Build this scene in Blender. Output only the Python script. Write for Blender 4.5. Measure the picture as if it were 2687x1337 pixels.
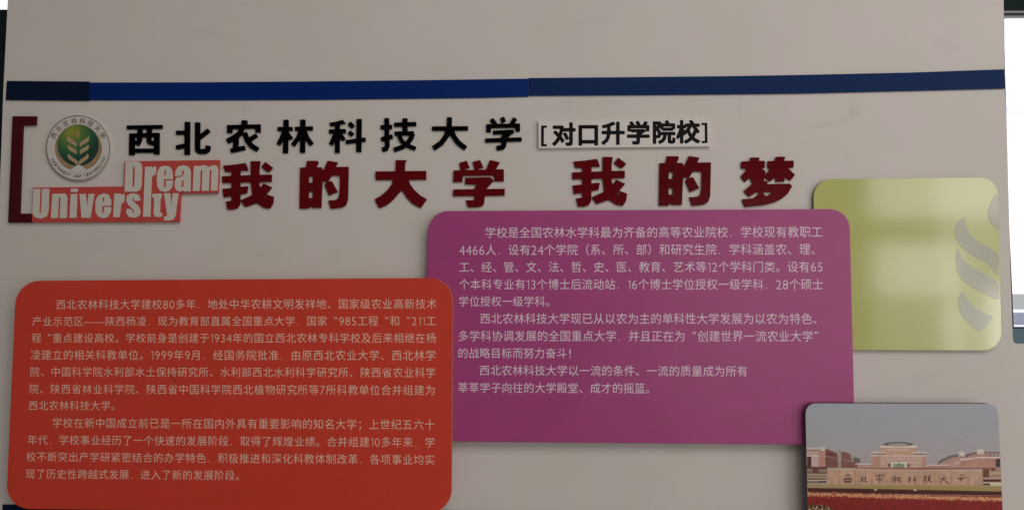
# A university display on a painted wall between two windows.
import bpy, bmesh, math, random
import numpy as np
from mathutils import Vector, Matrix

random.seed(7)
rng = np.random.default_rng(7)
S = bpy.context.scene
for o in list(bpy.data.objects):
    bpy.data.objects.remove(o)
C = S.collection

# ------------------------------------------------------------------ camera
F, CX, CY = 2015.0, 1343.5, 668.5
YAW, PITCH, DIST = math.radians(1.88), math.radians(2.77), 1.914
cam_d = bpy.data.cameras.new('camera')
cam_d.sensor_width = 36
cam_d.lens = F / 2687 * 36
cam_d.clip_end = 100
cam_d.clip_start = 0.05
cam = bpy.data.objects.new('camera', cam_d)
C.objects.link(cam)
EYE = Vector((0, -DIST, 1.60))
ROT = Matrix.Rotation(YAW, 3, 'Z') @ Matrix.Rotation(math.pi / 2 + PITCH, 3, 'X')
cam.location = EYE
cam.rotation_euler = ROT.to_euler()
S.camera = cam
S.render.resolution_x, S.render.resolution_y = 1024, 509
RN = np.array(ROT)

# ------------------------------------------------------------------ world, lamps, exposure
w = bpy.data.worlds.new('World')
S.world = w
w.use_nodes = True
bg = w.node_tree.nodes['Background']
bg.inputs['Color'].default_value = (1.0, 0.94, 0.885, 1)
bg.inputs['Strength'].default_value = 0.125


def area(name, loc, target, sx, sy, power, color=(1, 0.98, 0.95)):
    d = bpy.data.lights.new(name, 'AREA')
    d.shape = 'RECTANGLE'
    d.size, d.size_y, d.energy, d.color = sx, sy, power, color
    o = bpy.data.objects.new(name, d)
    C.objects.link(o)
    o.location = loc
    o.rotation_euler = (Vector(target) - Vector(loc)).to_track_quat('-Z', 'Y').to_euler()
    return o


area('side_window_light', (4.4, -3.2, 1.7), (0.6, 0, 1.3), 3.4, 2.8, 56, (1.0, 0.96, 0.95))
area('high_fill_light', (1.9, -4.0, 5.0), (1.0, 0, 1.2), 4.2, 2.4, 101, (1.0, 0.965, 0.945))  # added fill lamp above the view, lifts the middle of the wall; no known window
eye = np.array(EYE)
ROOM = 6.0                 # distance of the far wall of the room, whose window panes the glossy sheets mirror


def far_pane(u0, v0, u1, v1, L):
    """a pane of the window across the room, where its mirror image in the wall plane is seen"""
    c = []
    for u, v in ((u0, v0), (u1, v1)):
        d = RN @ np.array([(u - CX) / F, -(v - CY) / F, -1.0])
        c.append(eye + d / d[1] * (DIST + ROOM))
    (xa, _, za), (xb, _, zb) = c
    sx, sz = xb - xa, za - zb
    m = ((xa + xb) / 2, -ROOM, (za + zb) / 2)
    area('room_window_light', m, (m[0], 0, m[2]), sx, sz, L * math.pi * sx * sz)


far_pane(2275, 440, 2660, 572, 3.6)
far_pane(2288, 636, 2520, 775, 4.0)
far_pane(2288, 776, 2470, 940, 1.3)
far_pane(2472, 790, 2528, 940, 3.5)
far_pane(2590, 745, 2660, 940, 8.0)
far_pane(1740, 540, 2120, 1180, 1.8)

vs = S.view_settings
vs.view_transform = 'Standard'
vs.look = 'None'
vs.exposure = 0.06
vs.gamma = 1
S.cycles.max_bounces = 8
S.cycles.use_denoising = True

# ------------------------------------------------------------------ geometry helpers

def P(uv, h):
    """survey points measured on the photograph -> metres on the plane h in front of the wall"""
    uv = np.asarray(uv, float).reshape(-1, 2)
    d = np.stack([(uv[:, 0] - CX) / F, -(uv[:, 1] - CY) / F, -np.ones(len(uv))], 1) @ RN.T
    t = (-h - eye[1]) / d[:, 1]
    return eye + d * t[:, None]


def link(name, verts, faces, mat, parent=None, smooth=False, origin=None):
    me = bpy.data.meshes.new(name)
    verts = np.asarray(verts, float)
    if parent is not None:
        og = np.array(parent.location)
    elif origin is not None:
        og = np.array(origin)
    else:
        og = (verts.min(0) + verts.max(0)) / 2
    me.from_pydata([tuple(v) for v in (verts - og)], [], faces)
    me.materials.append(mat)
    me.update()
    if smooth:
        me.polygons.foreach_set('use_smooth', [True] * len(me.polygons))
    o = bpy.data.objects.new(name, me)
    C.objects.link(o)
    if parent is not None:
        o.parent = parent
    else:
        o.location = og
    return o


def tag(o, label=None, cat=None, group=None, kind=None):
    if label: o['label'] = label
    if cat: o['category'] = cat
    if group: o['group'] = group
    if kind: o['kind'] = kind
    return o


def thing(name, label, cat, uv, h=0.0, group=None):
    o = bpy.data.objects.new(name, None)
    o.empty_display_size = 0.05
    C.objects.link(o)
    o.location = P([uv], h)[0]
    bpy.context.view_layer.update()
    return tag(o, label, cat, group)


def curve_solid(contours, T, bevel=0.0):
    """closed outlines (px, y down) -> filled extruded mesh, even-odd holes; returns verts (u,v,t in 0..T), faces"""
    cu = bpy.data.curves.new('tmp', 'CURVE')
    cu.dimensions = '2D'
    cu.fill_mode = 'BOTH'
    for c in contours:
        sp = cu.splines.new('POLY')
        sp.points.add(len(c) - 1)
        co = np.zeros((len(c), 4))
        co[:, 0] = c[:, 0]
        co[:, 1] = -c[:, 1]
        co[:, 3] = 1
        sp.points.foreach_set('co', co.ravel())
        sp.use_cyclic_u = True
    if bevel:
        cu.extrude = T / 2 - bevel
        cu.bevel_depth = bevel
        cu.bevel_resolution = 1
        cu.offset = -bevel
    else:
        cu.extrude = T / 2
    o = bpy.data.objects.new('tmp', cu)
    me = bpy.data.meshes.new_from_object(o)
    v = np.zeros(len(me.vertices) * 3)
    me.vertices.foreach_get('co', v)
    v = v.reshape(-1, 3)
    f = [tuple(p.vertices) for p in me.polygons]
    bpy.data.objects.remove(o)
    bpy.data.curves.remove(cu)
    bpy.data.meshes.remove(me)
    v[:, 1] *= -1
    v[:, 2] += T / 2
    return v, f


PXM = DIST / F   # one survey pixel in metres at the wall


def slab(name, contours, h0, h1, mat, parent=None, bevel=1.0):
    """solid with its outline on the front plane h1, running straight back to h0"""
    T = (h1 - h0) / PXM
    v, f = curve_solid([np.asarray(c, float) for c in contours], T, min(bevel, T * 0.3))
    p = P(v[:, :2], h1)
    p[:, 1] = -(h0 + v[:, 2] * PXM)
    return link(name, p, f, mat, parent)


def quad_pt(q, s, t):
    q = np.asarray(q, float)
    return q[0] * (1 - s) * (1 - t) + q[1] * s * (1 - t) + q[2] * s * t + q[3] * (1 - s) * t


def round_quad(q, r, n=10, which=(1, 1, 1, 1)):
    """TL, TR, BR, BL corners with rounded corners of radius r px"""
    q = [np.array(p, float) for p in q]
    out = []
    for i in range(4):
        p, a, b = q[i], q[i - 1], q[(i + 1) % 4]
        if not which[i]:
            out.append(p)
            continue
        da, db = (a - p) / np.linalg.norm(a - p), (b - p) / np.linalg.norm(b - p)
        for k in range(n + 1):
            th = k / n * math.pi / 2
            out.append(p + da * r * (1 - math.sin(th)) + db * r * (1 - math.cos(th)))
    return np.array(out)


# --- union of strokes by distance field + contour tracing
def seg_box(X, Y, a, b, w, r=0):
    a, b = np.array(a, float), np.array(b, float)
    L = np.linalg.norm(b - a)
    d = (b - a) / L
    m = (a + b) / 2
    x = (X - m[0]) * d[0] + (Y - m[1]) * d[1]
    y = -(X - m[0]) * d[1] + (Y - m[1]) * d[0]
    qx, qy = np.abs(x) - L / 2 + r, np.abs(y) - w / 2 + r
    return np.hypot(np.maximum(qx, 0), np.maximum(qy, 0)) + np.minimum(np.maximum(qx, qy), 0) - r


def poly_sdf(X, Y, pts):
    pts = np.asarray(pts, float)
    D = np.full(X.shape, 1e9)
    inside = np.zeros(X.shape, bool)
    n = len(pts)
    for i in range(n):
        a, b = pts[i], pts[(i + 1) % n]
        e = b - a
        t = np.clip(((X - a[0]) * e[0] + (Y - a[1]) * e[1]) / max(e @ e, 1e-9), 0, 1)
        D = np.minimum(D, np.hypot(X - a[0] - e[0] * t, Y - a[1] - e[1] * t))
        c = (a[1] > Y) != (b[1] > Y)
        with np.errstate(divide='ignore', invalid='ignore'):
            xi = e[0] * (Y - a[1]) / (e[1] if e[1] else 1e-9) + a[0]
        inside ^= c & (X < xi)
    return np.where(inside, -D, D)


def field(strokes, X, Y, rr):
    D = np.full(X.shape, 1e9)
    for st in strokes:
        k = st[0]
        if k == 'S':
            D = np.minimum(D, seg_box(X, Y, st[2], st[3], st[1], rr))
        elif k == 'C':
            pts = st[2:]
            for i in range(len(pts) - 1):
                D = np.minimum(D, seg_box(X, Y, pts[i], pts[i + 1], st[1], rr))
            for p in pts[1:-1]:
                D = np.minimum(D, np.hypot(X - p[0], Y - p[1]) - st[1] / 2)
        elif k == 'P':
            D = np.minimum(D, poly_sdf(X, Y, st[1:]))
    for st in strokes:
        if k != 'H' and st[0] == 'H':
            pass
        if st[0] == 'H':
            D = np.maximum(D, -poly_sdf(X, Y, st[1:]))
        elif st[0] == 'HS':
            D = np.maximum(D, -seg_box(X, Y, st[2], st[3], st[1], 0))
        elif st[0] == 'HC':
            pts = st[2:]
            for i in range(len(pts) - 1):
                D = np.maximum(D, -seg_box(X, Y, pts[i], pts[i + 1], st[1], 0))
    return D


def contours(D, xs, ys, tol):
    seg = {}
    sg = D < 0
    ny, nx = D.shape
    cells = np.argwhere((sg[:-1, :-1] != sg[1:, 1:]) | (sg[:-1, 1:] != sg[1:, :-1]) | (sg[:-1, :-1] != sg[:-1, 1:]))

    def pt(k):
        t, j, i = k
        if t == 0:
            a, b = D[j, i], D[j, i + 1]
            s = a / (a - b)
            return (xs[i] + s * (xs[i + 1] - xs[i]), ys[j])
        a, b = D[j, i], D[j + 1, i]
        s = a / (a - b)
        return (xs[i], ys[j] + s * (ys[j + 1] - ys[j]))
    TB = {1: [(3, 0)], 2: [(0, 1)], 3: [(3, 1)], 4: [(1, 2)], 5: [(3, 2), (1, 0)], 6: [(0, 2)], 7: [(3, 2)],
          8: [(2, 3)], 9: [(2, 0)], 10: [(0, 3), (2, 1)], 11: [(2, 1)], 12: [(1, 3)], 13: [(1, 0)], 14: [(0, 3)]}
    for j, i in cells:
        code = int(sg[j, i]) | int(sg[j, i + 1]) << 1 | int(sg[j + 1, i + 1]) << 2 | int(sg[j + 1, i]) << 3
        if code in (0, 15):
            continue
        ed = [(0, j, i), (1, j, i + 1), (0, j + 1, i), (1, j, i)]
        for a, b in TB[code]:
            seg[ed[a]] = ed[b]
    out = []
    while seg:
        k0, k = next(iter(seg.items()))
        loop = [k0]
        del seg[k0]
        while k != k0 and k in seg:
            loop.append(k)
            k = seg.pop(k)
        if len(loop) > 5:
            out.append(simplify(np.array([pt(q) for q in loop]), tol))
    return [c for c in out if len(c) >= 3]


def simplify(p, tol):
    def dp(a, b):
        if b <= a + 1:
            return []
        A, B = p[a], p[b % len(p)]
        e = B - A
        L = np.linalg.norm(e)
        q = p[a + 1:b]
        d = np.abs(e[0] * (q[:, 1] - A[1]) - e[1] * (q[:, 0] - A[0])) / L if L > 1e-9 else np.linalg.norm(q - A, axis=1)
        m = int(np.argmax(d))
        if d[m] < tol:
            return []
        m += a + 1
        return dp(a, m) + [m] + dp(m, b)
    h = int(np.argmax(np.linalg.norm(p - p[0], axis=1)))
    idx = [0] + dp(0, h) + [h] + dp(h, len(p))
    return p[idx]


def trace(strokes, rr=14, soft=0, box=None, step=8.0, tol=2.0):
    if box is None:
        box = (0, 0, 1290, 1290)
    xs = np.arange(box[0], box[2] + step, step)
    ys = np.arange(box[1], box[3] + step, step)
    X, Y = np.meshgrid(xs, ys)
    return contours(field(strokes, X, Y, rr) + 0.013, xs, ys, tol)


# ------------------------------------------------------------------ materials
def srgb(h):
    c = [int(h[i:i + 2], 16) / 255 for i in (0, 2, 4)]
    return tuple(x / 12.92 if x <= 0.04045 else ((x + 0.055) / 1.055) ** 2.4 for x in c)


def mat(name, col, rough=0.5, spec=0.5, var=0.04, vscale=9.0, bump=0.0, bscale=400.0, tint=0.0, coat=0.0, metal=0.0):
    m = bpy.data.materials.new(name)
    m.use_nodes = True
    nt = m.node_tree
    b = nt.nodes['Principled BSDF']
    b.inputs['Roughness'].default_value = rough
    b.inputs['Specular IOR Level'].default_value = spec
    b.inputs['Metallic'].default_value = metal
    b.inputs['Coat Weight'].default_value = coat
    b.inputs['Coat Roughness'].default_value = rough * 0.5
    geo = nt.nodes.new('ShaderNodeNewGeometry')
    n1 = nt.nodes.new('ShaderNodeTexNoise')
    n1.inputs['Scale'].default_value = vscale
    n1.inputs['Detail'].default_value = 5
    n1.inputs['Roughness'].default_value = 0.62
    nt.links.new(geo.outputs['Position'], n1.inputs['Vector'])
    mr = nt.nodes.new('ShaderNodeMapRange')
    mr.inputs['From Min'].default_value = 0.25
    mr.inputs['From Max'].default_value = 0.75
    mr.inputs['To Min'].default_value = 1 - var
    mr.inputs['To Max'].default_value = 1 + var
    nt.links.new(n1.outputs['Fac'], mr.inputs['Value'])
    mx = nt.nodes.new('ShaderNodeVectorMath')
    mx.operation = 'SCALE'
    mx.inputs[0].default_value = col[:3]
    nt.links.new(mr.outputs['Result'], mx.inputs['Scale'])
    last = mx.outputs['Vector']
    if tint:
        n2 = nt.nodes.new('ShaderNodeTexNoise')
        n2.inputs['Scale'].default_value = vscale * 2.3
        n2.inputs['Detail'].default_value = 3
        nt.links.new(geo.outputs['Position'], n2.inputs['Vector'])
        cr = nt.nodes.new('ShaderNodeValToRGB')
        cr.color_ramp.elements[0].position = 0.35
        cr.color_ramp.elements[1].position = 0.65
        cr.color_ramp.elements[0].color = (1 + tint, 1 - tint * 0.35, 1 + tint * 0.8, 1)
        cr.color_ramp.elements[1].color = (1 - tint * 0.2, 1 + tint * 0.45, 1 - tint, 1)
        nt.links.new(n2.outputs['Fac'], cr.inputs['Fac'])
        mm = nt.nodes.new('ShaderNodeVectorMath')
        mm.operation = 'MULTIPLY'
        nt.links.new(last, mm.inputs[0])
        nt.links.new(cr.outputs['Color'], mm.inputs[1])
        last = mm.outputs['Vector']
    nt.links.new(last, b.inputs['Base Color'])
    if bump:
        n3 = nt.nodes.new('ShaderNodeTexNoise')
        n3.inputs['Scale'].default_value = bscale
        n3.inputs['Detail'].default_value = 3
        nt.links.new(geo.outputs['Position'], n3.inputs['Vector'])
        bp = nt.nodes.new('ShaderNodeBump')
        bp.inputs['Strength'].default_value = bump
        bp.inputs['Distance'].default_value = 0.002
        nt.links.new(n3.outputs['Fac'], bp.inputs['Height'])
        nt.links.new(bp.outputs['Normal'], b.inputs['Normal'])
    return m


M = {}
M['wall'] = mat('wall_paint', (0.622, 0.578, 0.532), 0.6, 0.3, 0.035, 3.2, 0.10, 130, tint=0.03)
M['white'] = mat('white_foam_board', (0.68, 0.635, 0.59), 0.45, 0.4, 0.02, 20)
M['cream'] = mat('cream_letter_vinyl', (0.60, 0.555, 0.48), 0.5, 0.3, 0.02, 20, tint=0.02)
M['black'] = mat('black_acrylic', (0.0025, 0.0022, 0.0026), 0.2, 0.03, 0.1, 12)
M['ink'] = mat('black_print', (0.007, 0.005, 0.006), 0.4, 0.08, 0.1, 12)
M['crimson'] = mat('crimson_acrylic', (0.112, 0.0034, 0.0054), 0.16, 0.08, 0.2, 5)
M['maroon'] = mat('maroon_acrylic', (0.060, 0.0045, 0.0075), 0.25, 0.12, 0.08, 7)
M['blue'] = mat('blue_vinyl', (0.0025, 0.0210, 0.140), 0.35, 0.10, 0.08, 6)
M['navy'] = mat('navy_vinyl', (0.0030, 0.0095, 0.030), 0.35, 0.10, 0.08, 6)
M['deep_blue'] = mat('deep_blue_vinyl', (0.0030, 0.0200, 0.092), 0.28, 0.12, 0.08, 6)
M['coral'] = mat('coral_print', (0.50, 0.062, 0.052), 0.45, 0.35, 0.06, 25, tint=0.03)
M['red'] = mat('red_panel_print', (0.605, 0.050, 0.026), 0.45, 0.25, 0.05, 12, 0.05, 300, tint=0.04)
M['purple'] = mat('purple_panel_print', (0.372, 0.052, 0.200), 0.34, 0.45, 0.05, 10, 0.05, 300, tint=0.04)
M['green'] = mat('lime_panel_print', (0.485, 0.495, 0.165), 0.095, 0.6, 0.03, 8, 0.03, 25)
M['leaf'] = mat('grey_leaf_print', (0.385, 0.375, 0.265), 0.11, 0.55, 0.03, 8)
M['pvc'] = mat('panel_edge_pvc', (0.50, 0.46, 0.42), 0.6, 0.3, 0.05, 30)
M['text_red'] = mat('cream_text_print', (0.84, 0.53, 0.40), 0.5, 0.3, 0.05, 60)
M['text_purple'] = mat('pink_text_print', (0.80, 0.62, 0.71), 0.45, 0.35, 0.04, 60)
M['gold'] = mat('gold_print', (0.33, 0.215, 0.12), 0.4, 0.3, 0.25, 60)
M['brown'] = mat('brown_print', (0.235, 0.175, 0.135), 0.5, 0.3, 0.2, 80)
M['ring'] = mat('grey_brown_ring', (0.20, 0.155, 0.125), 0.5, 0.3, 0.2, 30)
M['wheat'] = mat('wheat_print', (0.42, 0.30, 0.17), 0.4, 0.4, 0.12, 60)
M['badge'] = mat('badge_white', (0.61, 0.565, 0.515), 0.4, 0.3, 0.02, 30)
M['teal'] = mat('teal_metal_paint', (0.055, 0.12, 0.155), 0.4, 0.4, 0.08, 10)
M['dark_green'] = mat('dark_green_fabric', (0.004, 0.012, 0.013), 0.7, 0.15, 0.12, 30, 0.2, 300)
M['bar'] = mat('grey_metal', (0.20, 0.20, 0.21), 0.3, 0.5, 0.1, 20, metal=0.6)
M['rail'] = mat('white_window_plastic', (0.8, 0.8, 0.82), 0.4, 0.4, 0.02, 20)
M['dark_seal'] = mat('black_rubber', (0.02, 0.02, 0.03), 0.6, 0.3, 0.1, 40)
M['scratch'] = mat('dark_scratch', (0.22, 0.010, 0.008), 0.6, 0.2, 0.2, 60)
M['scuff'] = mat('pale_scuff', (0.46, 0.12, 0.22), 0.6, 0.2, 0.3, 60)


def emission(name, col, st):
    m = bpy.data.materials.new(name)
    m.use_nodes = True
    nt = m.node_tree
    nt.nodes.clear()
    e = nt.nodes.new('ShaderNodeEmission')
    o = nt.nodes.new('ShaderNodeOutputMaterial')
    nz = nt.nodes.new('ShaderNodeTexNoise')
    nz.inputs['Scale'].default_value = 0.6
    cr = nt.nodes.new('ShaderNodeValToRGB')
    cr.color_ramp.elements[0].color = (col[0] * .95, col[1] * .95, col[2] * .97, 1)
    cr.color_ramp.elements[1].color = (*col, 1)
    nt.links.new(nz.outputs['Fac'], cr.inputs['Fac'])
    nt.links.new(cr.outputs['Color'], e.inputs['Color'])
    e.inputs['Strength'].default_value = st
    nt.links.new(e.outputs[0], o.inputs[0])
    return m


M['sky'] = emission('overcast_sky', (0.98, 0.99, 1.0), 1.25)


def translucent(name, col, trans):
    m = bpy.data.materials.new(name)
    m.use_nodes = True
    nt = m.node_tree
    nt.nodes.clear()
    t = nt.nodes.new('ShaderNodeBsdfTransparent')
    t.inputs['Color'].default_value = (*col, 1)
    g = nt.nodes.new('ShaderNodeBsdfGlossy')
    g.inputs['Roughness'].default_value = 0.05
    mx = nt.nodes.new('ShaderNodeMixShader')
    mx.inputs[0].default_value = 1 - trans
    o = nt.nodes.new('ShaderNodeOutputMaterial')
    nt.links.new(t.outputs[0], mx.inputs[1])
    nt.links.new(g.outputs[0], mx.inputs[2])
    nt.links.new(mx.outputs[0], o.inputs[0])
    return m


M['glass'] = translucent('window_glass', (0.99, 0.99, 1.0), 0.96)
M['frost'] = translucent('frosted_lower_glass', (0.56, 0.575, 0.575), 0.96)
M['frost_blue'] = translucent('bluish_lower_glass', (0.44, 0.455, 0.53), 0.96)
M['frost_pale'] = translucent('pale_bar_glass', (0.86, 0.86, 0.90), 0.96)

# old glue smudges and scuffs on the wall paint (marks with a shape of their own)
def add_stains(m, spots):
    nt = m.node_tree
    b = nt.nodes['Principled BSDF']
    src = b.inputs['Base Color'].links[0].from_socket
    geo = nt.nodes.new('ShaderNodeNewGeometry')
    nz = nt.nodes.new('ShaderNodeTexNoise')
    nz.inputs['Scale'].default_value = 45
    nz.inputs['Detail'].default_value = 4
    nt.links.new(geo.outputs['Position'], nz.inputs['Vector'])
    for u, v, ru, rv, ang, dark in spots:
        c = P([(u, v)], 0)[0]
        sub = nt.nodes.new('ShaderNodeVectorMath')
        sub.operation = 'SUBTRACT'
        sub.inputs[1].default_value = tuple(c)
        nt.links.new(geo.outputs['Position'], sub.inputs[0])
        mp = nt.nodes.new('ShaderNodeMapping')
        mp.vector_type = 'TEXTURE'
        mp.inputs['Rotation'].default_value = (0, math.radians(ang), 0)
        mp.inputs['Scale'].default_value = (ru * PXM, 1, rv * PXM)
        nt.links.new(sub.outputs[0], mp.inputs['Vector'])
        ln = nt.nodes.new('ShaderNodeVectorMath')
        ln.operation = 'LENGTH'
        nt.links.new(mp.outputs[0], ln.inputs[0])
        ad = nt.nodes.new('ShaderNodeMath')
        ad.operation = 'MULTIPLY_ADD'
        ad.inputs[1].default_value = 1.1
        nt.links.new(nz.outputs['Fac'], ad.inputs[0])
        nt.links.new(ln.outputs['Value'], ad.inputs[2])
        mr = nt.nodes.new('ShaderNodeMapRange')
        mr.interpolation_type = 'SMOOTHSTEP'
        mr.inputs['From Min'].default_value = 0.75
        mr.inputs['From Max'].default_value = 1.6
        mr.inputs['To Min'].default_value = dark
        mr.inputs['To Max'].default_value = 1.0
        nt.links.new(ad.outputs[0], mr.inputs['Value'])
        sc = nt.nodes.new('ShaderNodeVectorMath')
        sc.operation = 'SCALE'
        nt.links.new(src, sc.inputs[0])
        nt.links.new(mr.outputs[0], sc.inputs['Scale'])
        src = sc.outputs[0]
    nt.links.new(src, b.inputs['Base Color'])


add_stains(M['wall'], [(2240, 288, 24, 40, 0, 0.91), (2170, 326, 80, 7, -12, 0.93), (1942, 275, 7, 42, 6, 0.93), (1985, 254, 45, 5, -8, 0.95),
                       (1190, 268, 14, 12, 0, 0.93), (1495, 272, 10, 26, 0, 0.95), (1600, 268, 60, 6, 0, 0.95), (640, 284, 26, 22, 0, 0.95),
                       (745, 420, 40, 6, 10, 0.94), (480, 405, 22, 8, 0, 0.92), (1330, 640, 40, 22, 20, 0.96), (700, 665, 60, 18, -8, 0.965),
                       (1700, 1240, 60, 6, 6, 0.97), (2420, 990, 60, 14, -20, 0.96), (2480, 120, 50, 22, 30, 0.965), (560, 90, 120, 16, 14, 0.965),
                       (1500, 60, 160, 12, -6, 0.97), (250, 640, 30, 30, 0, 0.96)])

# green gradient of the badge centre (a printed gradient)
mg = bpy.data.materials.new('badge_green_print')
mg.use_nodes = True
nt = mg.node_tree
b = nt.nodes['Principled BSDF']
b.inputs['Roughness'].default_value = 0.3
tc = nt.nodes.new('ShaderNodeTexCoord')
mp = nt.nodes.new('ShaderNodeMapping')
nt.links.new(tc.outputs['Object'], mp.inputs['Vector'])
mp.inputs['Location'].default_value = (0.014 / 0.075, 0, -0.040 / 0.075)
mp.inputs['Scale'].default_value = (1 / 0.075, 1 / 0.075, 1 / 0.075)
gt = nt.nodes.new('ShaderNodeTexGradient')
gt.gradient_type = 'SPHERICAL'
nt.links.new(mp.outputs[0], gt.inputs[0])
cr = nt.nodes.new('ShaderNodeValToRGB')
els = cr.color_ramp.elements
els[0].position, els[0].color = 0.0, (0.010, 0.045, 0.030, 1)
els[1].position, els[1].color = 0.98, (0.34, 0.30, 0.045, 1)
e = els.new(0.30); e.color = (0.022, 0.105, 0.045, 1)
e = els.new(0.62); e.color = (0.10, 0.19, 0.035, 1)
nt.links.new(gt.outputs[0], cr.inputs[0])
nt.links.new(cr.outputs[0], b.inputs['Base Color'])
M['badge_green'] = mg

# ------------------------------------------------------------------ setting: wall, windows, sky
wall_out = [(24, -130), (20, 0), (8, 240), (2.5, 400), (-3, 540), (-32, 1337), (-46, 1800),
            (3500, 1900), (3500, -600), (3150, -600), (3150, 901), (2669, 901), (2663, 899), (2659.5, 894), (2658, 887),
            (2657, 857), (2651.5, 700), (2641, 300), (2637, 236), (2634, 0), (2622, -600), (40, -600)]
wall = slab('wall', [wall_out], -0.12, 0.0, M['wall'], bevel=1.0)
tag(wall, kind='structure')
wall['label'] = 'pale painted wall carrying the display'

sv = [(-6, 4.0, -3), (7, 4.0, -3), (7, 4.0, 6), (-6, 4.0, 6), (-6, 4.05, -3), (7, 4.05, -3), (7, 4.05, 6), (-6, 4.05, 6)]
sky = link('sky', sv, [(0, 1, 2, 3), (7, 6, 5, 4), (0, 4, 5, 1), (1, 5, 6, 2), (2, 6, 7, 3), (3, 7, 4, 0)], M['sky'])
tag(sky, 'bright overexposed daylight sky outside the windows', kind='structure')


def R4(x0, y0, x1, y1, dx=0.0):
    return [(x0, y0), (x1, y0), (x1 + dx, y1), (x0 + dx, y1)]


win = thing('window', 'bright window right of the wall with teal rounded lower frame', 'window', (2900, 450), -0.05)
slab('pane', [[(2640, -60), (3140, -60), (3140, 770), (2652, 770)]], -0.056, -0.05, M['glass'], win, 0)
slab('lower_pane', [[(2652, 770.6), (3140, 770.6), (3140, 811), (2652, 811)]], -0.056, -0.05, M['frost'], win, 0)
slab('lower_pane', [[(2652, 811.6), (3140, 811.6), (3140, 819), (2652, 819)]], -0.056, -0.05, M['frost_pale'], win, 0)
slab('lower_pane', [[(2652, 819.6), (3140, 819.6), (3140, 852), (2652, 852)]], -0.056, -0.05, M['frost_blue'], win, 0)
slab('lower_pane', [[(2652, 852.6), (3140, 852.6), (3140, 857), (2652, 857)]], -0.056, -0.05, M['frost_pale'], win, 0)
slab('glazing_bar', [[(2630, 278), (3140, 276), (3140, 300), (2630, 302)]], -0.066, -0.058, M['frost_pale'], win, 0)
slab('seal', [[(2645, 857.5), (3142, 857.5), (3142, 861), (2645, 861)]], -0.048, -0.03, M['dark_seal'], win, 0.3)
slab('lower_frame', [[(2645, 861.5), (3146, 861.5), (3146, 910), (2645, 910)]], -0.05, -0.012, M['teal'], win, 0.6)
slab('side_frame', [[(2620, -60), (2634.5, -60), (2636, 120), (2641, 300), (2648.8, 600), (2653.6, 700), (2657.2, 780), (2660.5, 857), (2620, 857)]],
     -0.048, -0.02, M['dark_seal'], win, 0.3)

bl = thing('roller_blind', 'dark green roller blind pulled up above the right window', 'blind', (2900, -100), -0.02)
slab('blind_fabric', [[(2615, -560), (3145, -560), (3145, 26), (2615, 28)]], -0.024, -0.020, M['dark_green'], bl, 0.3)
slab('bottom_bar', [[(2615, 28), (3145, 25), (3145, 32), (2615, 35)]], -0.026, -0.016, M['bar'], bl, 1.5)
slab('bottom_seal', [[(2615, 35.5), (3145, 32.5), (3145, 38), (2615, 40.5)]], -0.026, -0.017, M['dark_seal'], bl, 1.0)
slab('lower_edge', [[(2615, 41), (3145, 38.5), (3145, 44), (2615, 46)]], -0.026, -0.016, M['bar'], bl, 1.0)

lw = thing('window', 'narrow glimpse of a bright window at the top left corner', 'window', (-250, -200), -0.05)
slab('pane', [[(-560, -560), (34, -560), (34, 30), (-560, 30)]], -0.056, -0.05, M['glass'], lw, 0)
slab('frame', [[(-560, 30.5), (34, 30.5), (34, 46), (-560, 46)]], -0.056, -0.04, M['dark_seal'], lw, 0.4)
lc = tag(slab('dark_blind', [[(-560, 24.5), (34, 25.5), (8, 700), (-40, 1800), (-640, 1800)]], -0.034, -0.024, M['dark_green'], None, 0.6),
         'dark green-black blind below the bright glimpse of window at the left edge', 'blind')

# ------------------------------------------------------------------ blue strips


def strip(top, bot, mt, label, h=0.0035):
    return tag(slab('blue_strip', [np.array(top + bot[::-1], float)], 0.0, h, mt, None, 0.4), label, 'strip', 'blue vinyl strips across the wall')


strip([(17.5, 212.3), (233.8, 213.9)], [(14.7, 262.4), (233.8, 264.3)], M['navy'], 'short near-black navy strip at the left end of the top band', 0.0042)
strip([(234.3, 216.6), (500, 216.2), (800, 213.8), (1000, 211.8), (1260, 208.3), (1386.6, 206.5)],
      [(234.3, 263.2), (500, 263.2), (800, 262.2), (1000, 260), (1260, 256.8), (1386.6, 253.6)], M['blue'],
      'long bright blue strip on the left half of the top band, above the black characters')
strip([(1387.2, 204.8), (1600, 203), (1900, 200), (2100, 196.7), (2387, 190.5), (2635.5, 181.8)],
      [(1387.2, 251.4), (1600, 250), (1900, 247.5), (2100, 245.3), (2387, 238.5), (2636.8, 232.3)], M['deep_blue'],
      'dark blue strip on the right half of the top band, running to the window', 0.0042)
strip([(6.5, 1322.5), (500, 1329), (1150, 1337), (2646, 1354)], [(4, 1372), (500, 1379), (1150, 1387), (2648, 1404)], M['navy'],
      'dark blue strip peeking out under the red panel at the bottom left')

# ------------------------------------------------------------------ bracket
br = slab('square_bracket', [[(32.3, 304.6), (94.2, 305), (92.6, 328.4), (58.4, 329), (49.8, 560), (82.3, 560), (81.2, 583.7), (20.7, 583.7)]],
          0.0, 0.008, M['maroon'], None, 0.8)
tag(br, 'tall dark maroon square bracket at the left of the round badge', 'bracket')

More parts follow.
